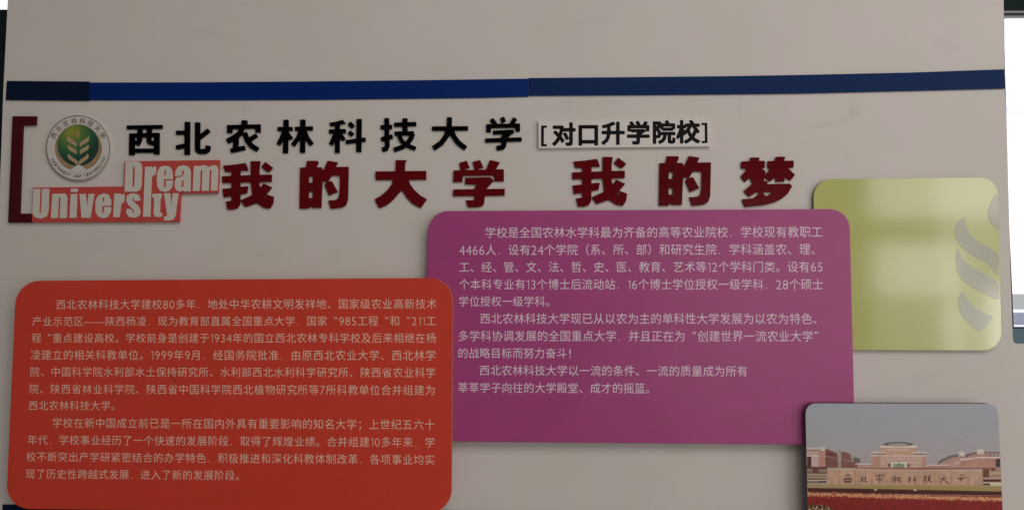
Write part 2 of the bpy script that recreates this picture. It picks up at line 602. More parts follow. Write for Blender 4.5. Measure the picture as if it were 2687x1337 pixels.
# ------------------------------------------------------------------ cut-out characters
Z = 10.683
BLACK = {
    '西': ((320, 306), [('S', 110, (130, 300), (1128, 285)), ('S', 130, (500, 330), (495, 540)), ('S', 135, (757, 320), (757, 540)),
           ('S', 120, (200, 528), (1045, 508)), ('S', 148, (275, 470), (265, 1080)), ('S', 145, (968, 450), (968, 1060)),
           ('S', 120, (300, 955), (950, 950)), ('C', 128, (492, 560), (474, 690), (405, 790)),
           ('C', 125, (745, 540), (748, 690), (815, 735), (940, 745)), ('P', (340, 640), (430, 690), (420, 780), (340, 770))]),
    '北': ((446, 305), [('S', 148, (482, 155), (475, 1080)), ('S', 118, (165, 460), (430, 458)), ('S', 125, (165, 878), (430, 818)),
           ('C', 140, (767, 170), (765, 930), (822, 985), (980, 985), (1045, 940), (1070, 820)), ('S', 120, (790, 620), (1090, 385)),
           ('P', (700, 900), (790, 900), (860, 1045), (760, 1030), (700, 960))]),
    '农': ((579, 298), [('S', 158, (670, 185), (650, 340)), ('S', 118, (175, 378), (1115, 358)), ('S', 145, (247, 330), (247, 545)),
           ('S', 145, (1043, 310), (1043, 530)), ('C', 145, (590, 400), (530, 560), (370, 670), (178, 780)),
           ('S', 150, (430, 620), (412, 1000)), ('S', 128, (275, 1042), (680, 955)),
           ('C', 140, (660, 530), (740, 740), (850, 890), (1042, 1015)), ('S', 118, (800, 735), (1010, 600))]),
    '林': ((714, 298), [('S', 142, (388, 170), (370, 1110)), ('S', 115, (150, 430), (570, 430)), ('C', 118, (330, 500), (270, 680), (168, 870)),
           ('S', 118, (400, 540), (540, 715)), ('S', 140, (858, 165), (848, 1100)), ('S', 115, (638, 426), (1140, 412)),
           ('C', 125, (800, 490), (730, 680), (575, 890)), ('C', 130, (890, 480), (980, 690), (1112, 870)),
           ('P', (300, 490), (450, 490), (440, 740), (290, 760)), ('P', (760, 450), (940, 450), (950, 740), (750, 740))]),
    '科': ((851, 295), [('P', (138, 290), (300, 265), (520, 205), (600, 310), (440, 345), (175, 390)), ('S', 135, (365, 300), (360, 1135)),
           ('S', 120, (130, 533), (600, 520)), ('C', 118, (320, 590), (255, 740), (178, 905)), ('S', 112, (440, 600), (548, 775)),
           ('P', (240, 570), (480, 570), (490, 750), (290, 770)), ('S', 125, (695, 290), (815, 415)), ('S', 120, (690, 545), (800, 635)),
           ('S', 145, (975, 180), (963, 1110)), ('S', 118, (600, 832), (1155, 755))]),
    '技': ((986, 295), [('C', 132, (305, 155), (308, 560), (322, 930), (280, 1020), (178, 1042)), ('S', 122, (135, 412), (455, 405)),
           ('S', 125, (150, 755), (472, 668)), ('S', 140, (820, 160), (818, 560)), ('S', 118, (515, 342), (1135, 322)),
           ('S', 118, (525, 590), (1070, 582)), ('C', 118, (655, 640), (720, 790), (870, 920), (1115, 1015)),
           ('C', 130, (1035, 590), (1000, 700), (890, 860), (740, 970), (505, 1050))]),
    '大': ((1121, 291), [('S', 140, (624, 175), (620, 520)), ('S', 125, (135, 495), (1145, 487)),
           ('C', 142, (590, 520), (530, 710), (390, 900), (172, 1048)), ('C', 142, (670, 520), (745, 710), (870, 890), (1082, 1045)),
           ('P', (500, 540), (770, 540), (715, 700), (545, 700))]),
    '学': ((1261, 288), [('S', 118, (305, 258), (430, 420)), ('S', 122, (605, 210), (655, 345)), ('S', 45, (605, 340), (605, 420)),
           ('S', 125, (975, 235), (860, 425)), ('S', 115, (160, 460), (1108, 440)), ('S', 130, (227, 410), (225, 630)),
           ('S', 130, (1043, 390), (1045, 608)), ('S', 112, (350, 640), (930, 608)), ('P', (870, 555), (945, 620), (780, 765), (560, 785), (640, 660)),
           ('S', 118, (130, 860), (1155, 825)), ('C', 138, (655, 780), (655, 990), (605, 1055), (450, 1075))]),
}
ORD = ['first', 'second', 'third', 'fourth', 'fifth', 'sixth', 'seventh', 'eighth']
hints = ['above the coral word sign', 'two upright strokes side by side', 'a roof stroke over crossing legs', 'two small trees side by side',
         'two dots beside a tall upright stroke', 'hooked stroke on its left', 'plain wide-legged shape', 'beside the white label']
for i, (ch, ((ox, oy), st)) in enumerate(BLACK.items()):
    cs = [np.array([ox, oy]) + c / Z for c in trace(st, 16)]
    o = slab('character', cs, 0.0, 0.0046, M['black'], None, 0.0)
    tag(o, f'black cut-out character {ch}, {ORD[i]} in the title row, {hints[i]}', 'character', 'black cut-out characters of the title')

ZR = 8.0125
RED = {
    '我': [('P', (145, 235), (400, 212), (610, 180), (640, 230), (672, 340), (520, 345), (190, 370)), ('P', (320, 300), (505, 300), (500, 1040), (320, 1030)),
          ('P', (125, 455), (1165, 420), (1165, 575), (125, 600)), ('P', (130, 725), (670, 665), (645, 815), (160, 905)),
          ('P', (200, 990), (400, 960), (503, 960), (495, 1060), (440, 1135), (350, 1158), (240, 1160)),
          ('P', (725, 140), (925, 140), (903, 300), (903, 640), (950, 800), (1040, 920), (1055, 835), (1210, 890), (1195, 1030), (1130, 1140), (1010, 1125), (860, 1025), (760, 870), (725, 600)),
          ('P', (1000, 605), (1175, 690), (1080, 800), (1000, 900), (850, 1020), (610, 1105), (510, 965), (760, 850), (900, 720), (940, 680)),
          ('P', (1035, 155), (1195, 280), (1110, 375), (1040, 345), (950, 260))],
    '的': [('P', (155, 290), (600, 285), (632, 330), (600, 1140), (410, 1140), (370, 1105), (330, 1155), (140, 1155)),
          ('P', (300, 150), (520, 150), (542, 185), (490, 300), (270, 310)),
          ('P', (735, 145), (950, 180), (900, 280), (1175, 275), (1160, 960), (1120, 1080), (1030, 1135), (800, 1160), (745, 980), (900, 975),
           (960, 930), (985, 800), (992, 465), (815, 462), (745, 582), (600, 590), (610, 380), (650, 340)),
          ('P', (820, 575), (945, 800), (760, 882), (665, 650), (720, 592)),
          ('H', (340, 475), (425, 475), (415, 610), (335, 610)), ('H', (335, 795), (420, 800), (410, 935), (335, 930))],
    '大': [('P', (550, 140), (780, 145), (745, 200), (740, 400), (540, 400)), ('P', (120, 380), (1190, 370), (1190, 555), (125, 565)),
          ('P', (500, 540), (460, 660), (370, 780), (240, 890), (105, 965), (200, 1155), (340, 1100), (480, 990), (600, 850), (678, 775), (780, 930),
           (900, 1060), (1070, 1150), (1205, 965), (1060, 880), (930, 760), (850, 650), (810, 540))],
    '学': [('P', (225, 215), (385, 170), (445, 320), (350, 350), (340, 400), (262, 400), (250, 340)),
          ('P', (505, 195), (665, 155), (735, 315), (630, 345), (620, 400), (552, 400), (545, 330)),
          ('P', (870, 155), (1080, 205), (1000, 345), (1000, 400), (780, 380), (800, 330)),
          ('P', (105, 375), (1165, 350), (1165, 605), (965, 605), (955, 482), (300, 492), (290, 620), (95, 625)),
          ('P', (350, 530), (870, 515), (955, 590), (800, 750), (800, 790), (530, 790), (570, 700), (600, 675), (345, 670)),
          ('P', (100, 775), (1185, 760), (1180, 905), (90, 920)),
          ('P', (560, 890), (765, 890), (750, 1070), (700, 1130), (590, 1150), (410, 1150), (365, 1000), (520, 1000), (545, 960))],
    '梦': [('P', (80, 220), (105, 200), (260, 195), (280, 120), (470, 120), (450, 190), (580, 190), (580, 340), (510, 355), (600, 410), (575, 510),
           (560, 600), (620, 660), (330, 660), (280, 600), (275, 540), (160, 635), (70, 520), (210, 360), (80, 350)),
          ('P', (640, 195), (790, 190), (800, 125), (840, 100), (1010, 105), (980, 190), (1185, 185), (1185, 330), (1070, 345), (1215, 485),
           (1115, 605), (1000, 530), (990, 630), (810, 630), (800, 530), (690, 625), (560, 520), (700, 350), (635, 340)),
          ('P', (340, 650), (620, 610), (645, 650), (620, 680), (1100, 670), (1155, 720), (1060, 880), (940, 980), (790, 1060), (560, 1120), (160, 1160),
           (100, 1010), (120, 995), (340, 975), (480, 860), (400, 850), (250, 945), (135, 825)),
          ('H', (535, 850), (760, 850), (600, 940)), ('H', (550, 575), (645, 605), (630, 622), (560, 592))],
}
rc = {k: trace(v, 6) for k, v in RED.items()}
RP = [('我', (567, 405), None, 'first 我, touching the coral word sign'),
      ('的', (768, 403), None, 'first 的, between 我 and 大 on the left'),
      ('大', (970, 402), None, 'wide-legged 大 in the middle of the red row'),
      ('学', (1177, 400), None, '学 with three ticks, just above the corner of the purple panel'),
      ('我', None, (1502, 411.5, 1645.5, 542), 'second 我, after the wide gap and under the white label'),
      ('的', None, (1729, 409, 1865.8, 540), 'second 的, right of the white label'),
      ('梦', (1935, 398), None, '梦, last of the red row beside the lime panel')]
for ch, org, bb, lab in RP:
    cs = rc[ch]
    if org:
        cs = [np.array(org) + c / ZR for c in cs]
    else:
        al = np.concatenate(cs)
        mn, mxx = al.min(0), al.max(0)
        cs = [np.array(bb[:2]) + (c - mn) / (mxx - mn) * (np.array(bb[2:]) - np.array(bb[:2])) for c in cs]
    o = slab('character', cs, 0.0, 0.0050, M['crimson'], None, 0.0)
    tag(o, 'dark red acrylic cut-out character ' + lab, 'character', 'dark red cut-out characters of the motto')

# ------------------------------------------------------------------ coral word sign
sg = thing('word_sign', 'coral stepped sign reading Dream University in cream letters', 'sign', (330, 580), 0.0)
slab('plate', [[(326.4, 423), (575.4, 419.7), (571, 506), (472.7, 507.6), (469.5, 581.7), (83.2, 582.5), (86.3, 492), (324.4, 488.8)]],
     0.0, 0.009, M['coral'], sg, 0.6)
ZD, ZU = 9.157, 6.133
DREAM = [
    [('P', (178, 220), (470, 215), (540, 245), (570, 310), (578, 400), (560, 820), (525, 900), (440, 940), (152, 942)),
     ('H', (350, 355), (372, 335), (398, 365), (388, 800), (362, 825), (340, 800))],
    [('P', (645, 345), (810, 335), (812, 385), (850, 340), (915, 330), (900, 530), (830, 560), (805, 620), (775, 1544), (595, 1544))],
    [('P', (1120, 315), (1230, 335), (1300, 430), (1318, 640), (1318, 700), (1290, 850), (1210, 930), (1120, 945), (1010, 920), (940, 830), (925, 650), (940, 470), (1000, 350)),
     ('HS', 42, (1128, 430), (1128, 548)), ('HS', 30, (1105, 655), (1330, 655)), ('HS', 46, (1120, 655), (1116, 830))],
    [('P', (1560, 305), (1680, 330), (1745, 440), (1740, 935), (1590, 935), (1560, 910), (1470, 945), (1385, 900), (1352, 800), (1362, 690), (1400, 600), (1365, 570), (1375, 440), (1440, 340)),
     ('HS', 46, (1558, 435), (1552, 535)), ('HS', 26, (1552, 535), (1500, 578)), ('HS', 26, (1505, 576), (1350, 584)), ('HS', 46, (1550, 670), (1542, 825))],
    [('P', (1815, 325), (1970, 320), (2080, 300), (2170, 345), (2300, 300), (2380, 330), (2408, 420), (2385, 915), (1790, 925)),
     ('HS', 44, (2002, 430), (1980, 940)), ('HS', 44, (2222, 425), (2200, 940))],
]
UNIV = [
    [('P', (105, 155), (365, 155), (350, 520), (320, 600), (220, 635), (130, 610), (90, 550)), ('HS', 26, (232, 150), (215, 545))],
    [('P', (410, 235), (620, 230), (655, 285), (645, 625), (388, 625)), ('HS', 28, (530, 290), (516, 630))],
    [('P', (705, 235), (815, 235), (800, 620), (690, 620)), ('P', (710, 150), (825, 150), (820, 205), (710, 205))],
    [('P', (850, 235), (950, 235), (970, 440), (995, 235), (1090, 235), (1025, 620), (880, 620))],
    [('P', (1240, 225), (1320, 250), (1360, 340), (1358, 460), (1350, 540), (1300, 610), (1230, 628), (1150, 600), (1105, 520), (1105, 350), (1150, 260)),
     ('HS', 26, (1233, 295), (1233, 358)), ('HS', 18, (1225, 437), (1380, 437)), ('HS', 30, (1229, 437), (1223, 540))],
    [('P', (1410, 230), (1510, 230), (1530, 255), (1575, 228), (1572, 360), (1520, 400), (1495, 610), (1390, 610))],
    [('P', (1720, 225), (1800, 245), (1835, 345), (1735, 350), (1720, 295), (1702, 300), (1710, 350), (1800, 430), (1835, 510), (1815, 585), (1750, 620), (1650, 610),
      (1600, 545), (1600, 480), (1690, 480), (1702, 545), (1722, 545), (1718, 490), (1640, 420), (1600, 350), (1610, 270), (1660, 235))],
    [('P', (2020, 235), (2175, 230), (2172, 300), (2152, 310), (2145, 530), (2185, 550), (2175, 605), (2080, 610), (2040, 560), (2050, 300), (2020, 290))],
    [('P', (2205, 225), (2310, 225), (2325, 420), (2350, 225), (2445, 225), (2400, 560), (2370, 640), (2300, 665), (2205, 662), (2210, 598), (2262, 590))],
]
for st in DREAM:
    cs = [np.array([310, 400]) + c / ZD for c in trace(st, 2, box=(130, 180, 2440, 1570), step=9, tol=2)]
    slab('letter', cs, 0.0092, 0.0102, M['cream'], sg, 0.1)
for st in UNIV:
    cs = [np.array([70, 470]) + c / ZU for c in trace(st, 2, box=(70, 130, 2470, 690), step=6, tol=1.5)]
    slab('letter', cs, 0.0092, 0.0102, M['cream'], sg, 0.1)

# ------------------------------------------------------------------ font glyphs for the printed text
GC = {}


def raw_glyph(ch):
    if ch == '1':      # the sign's figure one: a plain stem with a short flag
        v = np.array([(0.13, 0), (0.205, 0), (0.205, .70), (0.145, .70), (0.0, .595), (0.0, .515), (0.13, .60)])
        return v, np.array([(i, (i + 1) % 7) for i in range(7)])
    cu = bpy.data.curves.new('t', 'FONT')
    cu.body = ch
    cu.size = 1.0
    cu.resolution_u = 3
    cu.fill_mode = 'FRONT'
    o = bpy.data.objects.new('t', cu)
    C.objects.link(o)
    bpy.context.view_layer.update()
    me = bpy.data.meshes.new_from_object(o.evaluated_get(bpy.context.evaluated_depsgraph_get()))
    v = np.zeros(len(me.vertices) * 3)
    me.vertices.foreach_get('co', v)
    v = v.reshape(-1, 3)[:, :2].copy()
    cnt = {}
    for p in me.polygons:
        for k in p.edge_keys:
            cnt[k] = cnt.get(k, 0) + 1
    E = np.array([k for k, c in cnt.items() if c == 1], int)
    bpy.data.objects.remove(o)
    bpy.data.curves.remove(cu)
    bpy.data.meshes.remove(me)
    return v, E


def glyph(ch, off=0.0, N=72):
    """outline of the character, grown by off (a bolder cut of the same character)"""
    k = (ch, off)
    if k in GC:
        return GC[k]
    v, E = raw_glyph(ch)
    A, B_ = v[E[:, 0]], v[E[:, 1]]
    mn, mx = v.min(0) - abs(off) - 0.03, v.max(0) + abs(off) + 0.03
    st = max(mx - mn) / N
    xs = np.arange(mn[0], mx[0] + st, st) + 1.3e-5
    ys = np.arange(mn[1], mx[1] + st, st) + 1.7e-5
    X_, Y_ = np.meshgrid(xs, ys)
    p = np.stack([X_.ravel(), Y_.ravel()], 1)
    e = B_ - A
    ee = (e ** 2).sum(1) + 1e-12
    ap = p[:, None] - A[None]
    t = np.clip((ap * e[None]).sum(2) / ee, 0, 1)
    D = np.sqrt(((ap - t[..., None] * e[None]) ** 2).sum(2).min(1))
    cr = (A[None, :, 1] > p[:, None, 1]) != (B_[None, :, 1] > p[:, None, 1])
    ey = np.where(np.abs(e[:, 1]) < 1e-9, 1e-9, e[:, 1])
    xi = A[None, :, 0] + e[None, :, 0] * (p[:, None, 1] - A[None, :, 1]) / ey[None]
    ins = (cr & (p[:, None, 0] < xi)).sum(1) % 2 == 1
    D = np.where(ins, -D, D).reshape(X_.shape) - off
    cs = contours(D + 1e-7, xs, ys, st * 0.16)
    cu = bpy.data.curves.new('tmp', 'CURVE')
    cu.dimensions = '2D'
    cu.fill_mode = 'FRONT'
    for c in cs:
        sp = cu.splines.new('POLY')
        sp.points.add(len(c) - 1)
        co = np.zeros((len(c), 4))
        co[:, :2] = c
        co[:, 3] = 1
        sp.points.foreach_set('co', co.ravel())
        sp.use_cyclic_u = True
    o = bpy.data.objects.new('tmp', cu)
    me = bpy.data.meshes.new_from_object(o)
    v2 = np.zeros(len(me.vertices) * 3)
    me.vertices.foreach_get('co', v2)
    f = [tuple(q.vertices) for q in me.polygons]
    GC[k] = (v2.reshape(-1, 3)[:, :2].copy(), f)
    bpy.data.objects.remove(o)
    bpy.data.curves.remove(cu)
    bpy.data.meshes.remove(me)
    return GC[k]


ref = glyph('国')[0]
GMN, GMX = ref.min(0), ref.max(0)
GW = GMX[0] - GMN[0]
EM = GW / 0.845           # em in blender text units, from the frame of a full-width character
GCY = (GMN[1] + GMX[1]) / 2
GCX = (GMN[0] + GMX[0]) / 2
print('glyph metrics', GMN, GMX, EM)


def adv(ch):
    if ch == '1':
        return 0.38
    if ch in '0123456789':
        return 0.58
    if ch in '“”！':
        return 0.5
    if ch == ' ':
        return 0.5
    return 1.0


def text_line(txt, x0, y0, x1, y1, em, parent, h, m, k=0.018, off=0.008, name='text_line', wid=0.97):
    tot = sum(adv(c) for c in txt)
    V, Fc = [], []
    a = 0.0
    n = 0
    for ch in txt:
        w_ = adv(ch)
        s = (a + w_ / 2) / tot
        a += w_
        if ch == ' ':
            continue
        xc = x0 + (x1 - x0) * (s + k * s * (s - 1) * 2)
        yc = y0 + (y1 - y0) * s
        loc = 1 + k * (2 * s - 1) * 2
        g = {'，': '.', '！': '!'}.get(ch, ch)
        v, f = glyph(g, off - 0.010 if ch in '0123456789' else off + 0.012 if ch in '，“”' else off)
        if len(v) == 0:
            continue
        sc = em / EM * loc
        if w_ < 1 or g == '.':
            gx = (v[:, 0].min() + v[:, 0].max()) / 2
            if ch == '，':
                px = xc - 0.28 * em + (v[:, 0] - gx) * sc * 0.72
                py = yc + 0.36 * em - (v[:, 1] - v[:, 1].min()) * sc * 0.72
            elif ch in '“”':
                px = xc + (v[:, 0] - gx) * sc * 0.8
                py = yc - (v[:, 1] - v[:, 1].max()) * sc * 0.8 - 0.42 * em
            else:
                kx = 1.08
                px = xc + (v[:, 0] - gx) * sc * kx
                gy = (v[:, 1].min() + v[:, 1].max()) / 2
                ky = 0.80 * em / max(1e-6, (v[:, 1].max() - v[:, 1].min()))
                py = yc + 0.01 * em - (v[:, 1] - gy) * ky
        else:
            px = xc + (v[:, 0] - GCX) * sc * wid
            py = yc - (v[:, 1] - GCY) * sc
        p = P(np.stack([px, py], 1), h)
        V.append(p)
        Fc += [tuple(i + n for i in q) for q in f]
        n += len(v)
    return link(name, np.concatenate(V), Fc, m, parent)


# ------------------------------------------------------------------ lime panel with grey leaves
gq = [(2134, 470.5), (2618.5, 464.5), (2628.5, 919), (2141, 917)]
lime = thing('lime_panel', 'glossy lime green rounded panel with grey leaf shapes, behind the purple one', 'panel', (2380, 917), 0.0)
slab('sheet', [round_quad(gq, 48)], 0.0, 0.0095, mat('dark_olive_cut_edge', (0.16, 0.13, 0.07), 0.5, 0.3, 0.1, 30), lime, 0.3)
slab('glossy_face', [round_quad(gq, 48)], 0.0095, 0.0105, M['green'], lime, 0.5)
ZG = 2.21
LEAVES = [
    [(985, 370), (945, 400), (925, 440), (930, 500), (985, 570), (1055, 612), (1115, 640), (1150, 680), (1160, 708), (1172, 700), (1180, 640), (1178, 590), (1130, 552), (1060, 515), (1010, 470), (987, 420)],
    [(945, 550), (930, 600), (938, 680), (965, 735), (1040, 790), (1110, 820), (1160, 850), (1184, 850), (1184, 765), (1140, 725), (1060, 685), (1000, 645), (962, 600)],
    [(975, 800), (945, 845), (948, 905), (975, 955), (1015, 998), (1050, 1025), (1075, 1038), (1100, 1015), (1130, 975), (1150, 950), (1110, 935), (1050, 900), (1005, 860), (985, 825)],
    [(1170, 235), (1140, 280), (1120, 330), (1118, 365), (1132, 405), (1160, 435), (1182, 450), (1180, 300)],
]
for L in LEAVES:
    slab('leaf_print', [np.array([2087, 400]) + np.array(L) / ZG], 0.0106, 0.0110, M['leaf'], lime, 0.0)

# ------------------------------------------------------------------ purple panel
pq = [(1124.5, 553.3), (2229.3, 548), (2244.3, 1166.3), (1106, 1156.5)]
pur = thing('purple_panel', 'large purple rounded panel of pale pink Chinese text in the centre', 'panel', (1680, 1160), 0.0)
slab('sheet', [round_quad(pq, 52)], 0.012, 0.027, M['purple'], pur, 1.2)
for u, v_ in ((1250, 700), (1250, 1050), (2060, 700), (2060, 1050)):
    slab('spacer', [round_quad([(u - 25, v_ - 25), (u + 25, v_ - 25), (u + 25, v_ + 25), (u - 25, v_ + 25)], 4, 3)], 0.0, 0.012, M['pvc'], pur, 0.3)
HP = 0.0274
PT = [
    ('学校是全国农林水学科最为齐备的高等农业院校，学校现有教职工', 1272, 610.5, 2159.5, 608.5),
    ('4466人，设有24个学院（系、所、部）和研究生院，学科涵盖农、理、', 1204, 656, 2158, 653.8),
    ('工、经、管、文、法、哲、史、医、教育、艺术等12个学科门类。设有65', 1203.5, 701, 2161, 699.8),
    ('个本科专业有13个博士后流动站，16个博士学位授权一级学科，28个硕士', 1203.5, 746, 2161, 746),
    ('学位授权一级学科。', 1202.5, 790.6, 1460, 790.6),
    ('西北农林科技大学现已从以农为主的单科性大学发展为以农为特色、', 1258.5, 835.6, 2163, 836),
    ('多学科协调发展的全国重点大学，并且正在为 “创建世界一流农业大学”', 1201, 881, 2150, 882),
    ('的战略目标而努力奋斗！', 1200.5, 926, 1503, 926.3),
    ('西北农林科技大学以一流的条件、一流的质量成为所有', 1257, 971, 1963, 973.6),
    ('莘莘学子向往的大学殿堂、成才的摇篮。', 1200.5, 1016.4, 1723, 1018.4),
]
for t, x0, y0, x1, y1 in PT:
    n_ = sum(adv(c) for c in t)
    kk = 0.010 * (x1 - x0) / 950
    text_line(t, x0, y0, x1, y1, (x1 - x0) / n_ * 1.0, pur, HP, M['text_purple'], kk, 0.000)
slab('scuff', [[(1770, 897), (1774, 899), (1779, 912), (1782, 926), (1779, 930), (1775, 914)]], 0.0271, 0.0272, M['scuff'], pur, 0)

# ------------------------------------------------------------------ red panel
rq = [(42.3, 736.3), (1187.8, 728.3), (1184.3, 1345), (15.5, 1333)]
red = thing('red_panel', 'large orange-red rounded panel of pale Chinese text at the lower left', 'panel', (600, 1338), 0.0)
slab('sheet', [round_quad(rq, 62)], 0.029, 0.0440, mat('orange_cut_edge', (0.66, 0.30, 0.19), 0.5, 0.3, 0.1, 30), red, 0.3)
slab('printed_face', [round_quad(rq, 62)], 0.0440, 0.045, M['red'], red, 0.4)
for u, v_ in ((200, 850), (200, 1200), (980, 850), (980, 1200)):
    slab('spacer', [round_quad([(u - 30, v_ - 30), (u + 30, v_ - 30), (u + 30, v_ + 30), (u - 30, v_ + 30)], 4, 3)], 0.0, 0.029, M['pvc'], red, 0.3)
HR = 0.0454
RT = [
    ('西北农林科技大学建校80多年，地处中华农耕文明发祥地、国家级农业高新技术', 146, 798.8, 1147, 797),
    ('产业示范区——陕西杨凌，现为教育部直属全国重点大学，国家 “985工程 “和 “211工', 83.5, 843, 1145.5, 841.5),
    ('程 “重点建设高校。学校前身是创建于1934年的国立西北农林专科学校及后来相继在杨', 82, 886.5, 1146, 886.5),
    ('凌建立的相关科教单位。1999年9月，经国务院批准，由原西北农业大学、西北林学', 79.5, 930.8, 1145, 932),
    ('院、中国科学院水利部水土保持研究所、水利部西北水利科学研究所、陕西省农业科学', 77.5, 975, 1144.5, 977.2),
    ('院、陕西省林业科学院、陕西省中国科学院西北植物研究所等7所科教单位合并组建为', 75.5, 1019.8, 1143.5, 1023.3),
    ('西北农林科技大学。', 73.5, 1063.3, 318, 1063.6),
    ('学校在新中国成立前已是一所在国内外具有重要影响的知名大学；上世纪五六十', 136, 1108.7, 1142.5, 1113.4),
    ('年代，学校事业经历了一个快速的发展阶段，取得了辉煌业绩。合并组建10多年来，学', 71, 1153, 1142.5, 1160),
    ('校不断突出产学研紧密结合的办学特色，积极推进和深化科教体制改革，各项事业均实', 68, 1197.2, 1142, 1205.5),
    ('现了历史性跨越式发展，进入了新的发展阶段。', 66, 1242, 645, 1246.5),
]
for t, x0, y0, x1, y1 in RT:
    n_ = sum(adv(c) for c in t)
    kk = 0.012 * (x1 - x0) / 1060
    text_line(t, x0, y0, x1, y1, (x1 - x0) / n_ * 0.98, red, HR, M['text_red'], kk, -0.003)
slab('scratch', [[(446, 982), (449, 983), (463, 1000), (459, 999)]], 0.0451, 0.0452, M['scratch'], red, 0)

# ------------------------------------------------------------------ small white label
lb = thing('label_plate', 'small white label with black Chinese words in square brackets', 'label', (1637, 387), 0.0)
slab('plate', [[(1412.3, 318.5), (1861.3, 312.5), (1863, 384.5), (1413, 389)]], 0.0, 0.0085, M['white'], lb, 0.6)
H8 = 0.0088
cs = [[(1420, 329.5), (1435, 329.2), (1434.8, 335.2), (1427.4, 335.5), (1427, 378), (1434.8, 378), (1434.8, 384), (1419.6, 384)]]
slab('bracket_print', cs, 0.0086, H8, M['ink'], lb, 0)
cs = [[(1840.5, 322.5), (1855.8, 322), (1856.8, 375), (1841.5, 375.8), (1841.4, 370), (1849.6, 369.5), (1849, 328.3), (1840.6, 328.6)]]
slab('bracket_print', cs, 0.0086, H8, M['ink'], lb, 0)
for ch, xc, yc, wd in (('对', 1479.5, 353.4, 1), ('口', 1543.6, 354.0, 1), ('升', 1609, 350.5, 1), ('学', 1674.8, 350, 1), ('院', 1741.5, 348.2, 1), ('校', 1805.7, 347.2, 1)):
    text_line(ch, xc - 32, yc, xc + 32, yc, 61, lb, H8, M['ink'], 0, 0.040, name='printed_character', wid=1.0)

# ------------------------------------------------------------------ round badge
bc = np.array([205.0, 388.2])


def disc(c, rx, ry=None, n=72):
    ry = ry or rx
    return np.array([(c[0] + rx * math.cos(2 * math.pi * i / n), c[1] + ry * math.sin(2 * math.pi * i / n)) for i in range(n)])


bd = thing('badge', 'round university badge with wheat ears on green, left of the black characters', 'badge', tuple(bc), 0.0)
slab('disc', [disc(bc, 85.5, 86.8)], 0.0, 0.007, M['badge'], bd, 1.4)
slab('rim_line', [disc(bc, 84.2, 85.5), disc(bc, 82.0, 83.2)], 0.0071, 0.0074, M['ring'], bd, 0)
B = lambda x, y: (110 + x / 6.747, 290 + y / 6.747)
slab('gold_ring', [disc(B(645, 668), 61.5, 59.5)], 0.0071, 0.0075, M['gold'], bd, 0)
slab('green_disc', [disc(B(640, 612), 54.3, 54.5)], 0.0076, 0.0078, M['badge_green'], bd, 0)
slab('notch', [[B(645, 948), B(480, 1062), B(520, 1085), B(645, 1100), B(770, 1085), B(808, 1050)]], 0.0079, 0.0081, M['badge'], bd, 0)
WL = [
    [(462, 445), (445, 500), (462, 550), (520, 590), (580, 620), (600, 650), (622, 600), (600, 560), (540, 520), (490, 490)],
    [(462, 600), (450, 650), (480, 700), (560, 745), (600, 775), (622, 740), (610, 700), (540, 655), (490, 630)],
    [(480, 755), (450, 800), (480, 860), (560, 915), (620, 960), (640, 920), (620, 880), (560, 840), (500, 800)],
]
for L in WL:
    slab('wheat_grain', [[B(x, y) for x, y in L]], 0.0079, 0.0082, M['wheat'], bd, 0)
    slab('wheat_grain', [[B(1284 - x, y) for x, y in L][::-1]], 0.0079, 0.0082, M['wheat'], bd, 0)
slab('wheat_grain', [[B(640, 320), B(600, 380), B(595, 430), B(625, 490), B(645, 500), B(670, 450), B(665, 370)]], 0.0079, 0.0082,
     mat('olive_gold_print', (0.33, 0.24, 0.07), 0.4, 0.4, 0.1, 40), bd, 0)


def arc_text(chars, a0, a1, r, em, inward, m, wide):
    for i, ch in enumerate(chars):
        if ch == ' ':
            continue
        a = math.radians(a0 + (a1 - a0) * i / (len(chars) - 1))
        v, f = glyph(ch, 0.02)
        gx = (v[:, 0].min() + v[:, 0].max()) / 2
        gy = GCY if not wide else (v[:, 1].min() + v[:, 1].max()) / 2
        x, y = (v[:, 0] - gx) * em / EM * (1.15 if wide else 1), (v[:, 1] - gy) * em / EM
        c = bc + np.array([math.cos(a), -math.sin(a)]) * r
        up = np.array([math.cos(a), -math.sin(a)]) * (1 if not inward else -1)
        rt = np.array([-up[1], up[0]])
        uv = c + x[:, None] * rt + y[:, None] * up
        link('ring_character', P(uv, 0.0076), f, m, bd)


arc_text('西北农林科技大学', 153, 27, 71.5, 15.5, False, M['brown'], False)
arc_text('NORTHWEST A&F UNIVERSITY', 207, 338, 73.5, 11.5, True, M['brown'], True)

# ------------------------------------------------------------------ campus photograph panel
fq = np.array([(2113.3, 1057.3), (2618.6, 1058.6), (2634.5, 1420), (2121.5, 1416)])
ph = thing('photo_panel', 'photo print of a campus gate with stone name wall and red flowers, bottom right', 'photo', (2375, 1416), 0.0)
slab('sheet', [round_quad(fq, 27)], 0.029, 0.047, mat('shaded_board_edge', (0.10, 0.085, 0.09), 0.5, 0.3, 0.1, 30), ph, 0.3)  # shadow on the panel's sides is put into this dark sheet colour
for u, v_ in ((2290, 1120), (2290, 1370), (2550, 1120), (2550, 1370)):
    slab('spacer', [round_quad([(u - 20, v_ - 20), (u + 20, v_ - 20), (u + 20, v_ + 20), (u - 20, v_ + 20)], 4, 3)], 0.0, 0.029, M['pvc'], ph, 0.3)

NX, NY = 430, 310
ss = np.linspace(0, 1, NX)
tt = np.linspace(0, 1, NY)
SS, TT = np.meshgrid(ss, tt)
r_s, r_t = 27 / 508., 27 / 360.


def inset(s):
    d = np.minimum(s, 1 - s)
    k = np.clip(d / r_s, 0, 1)
    return r_t * (1 - np.sqrt(np.clip(1 - (1 - k) ** 2, 0, 1)))


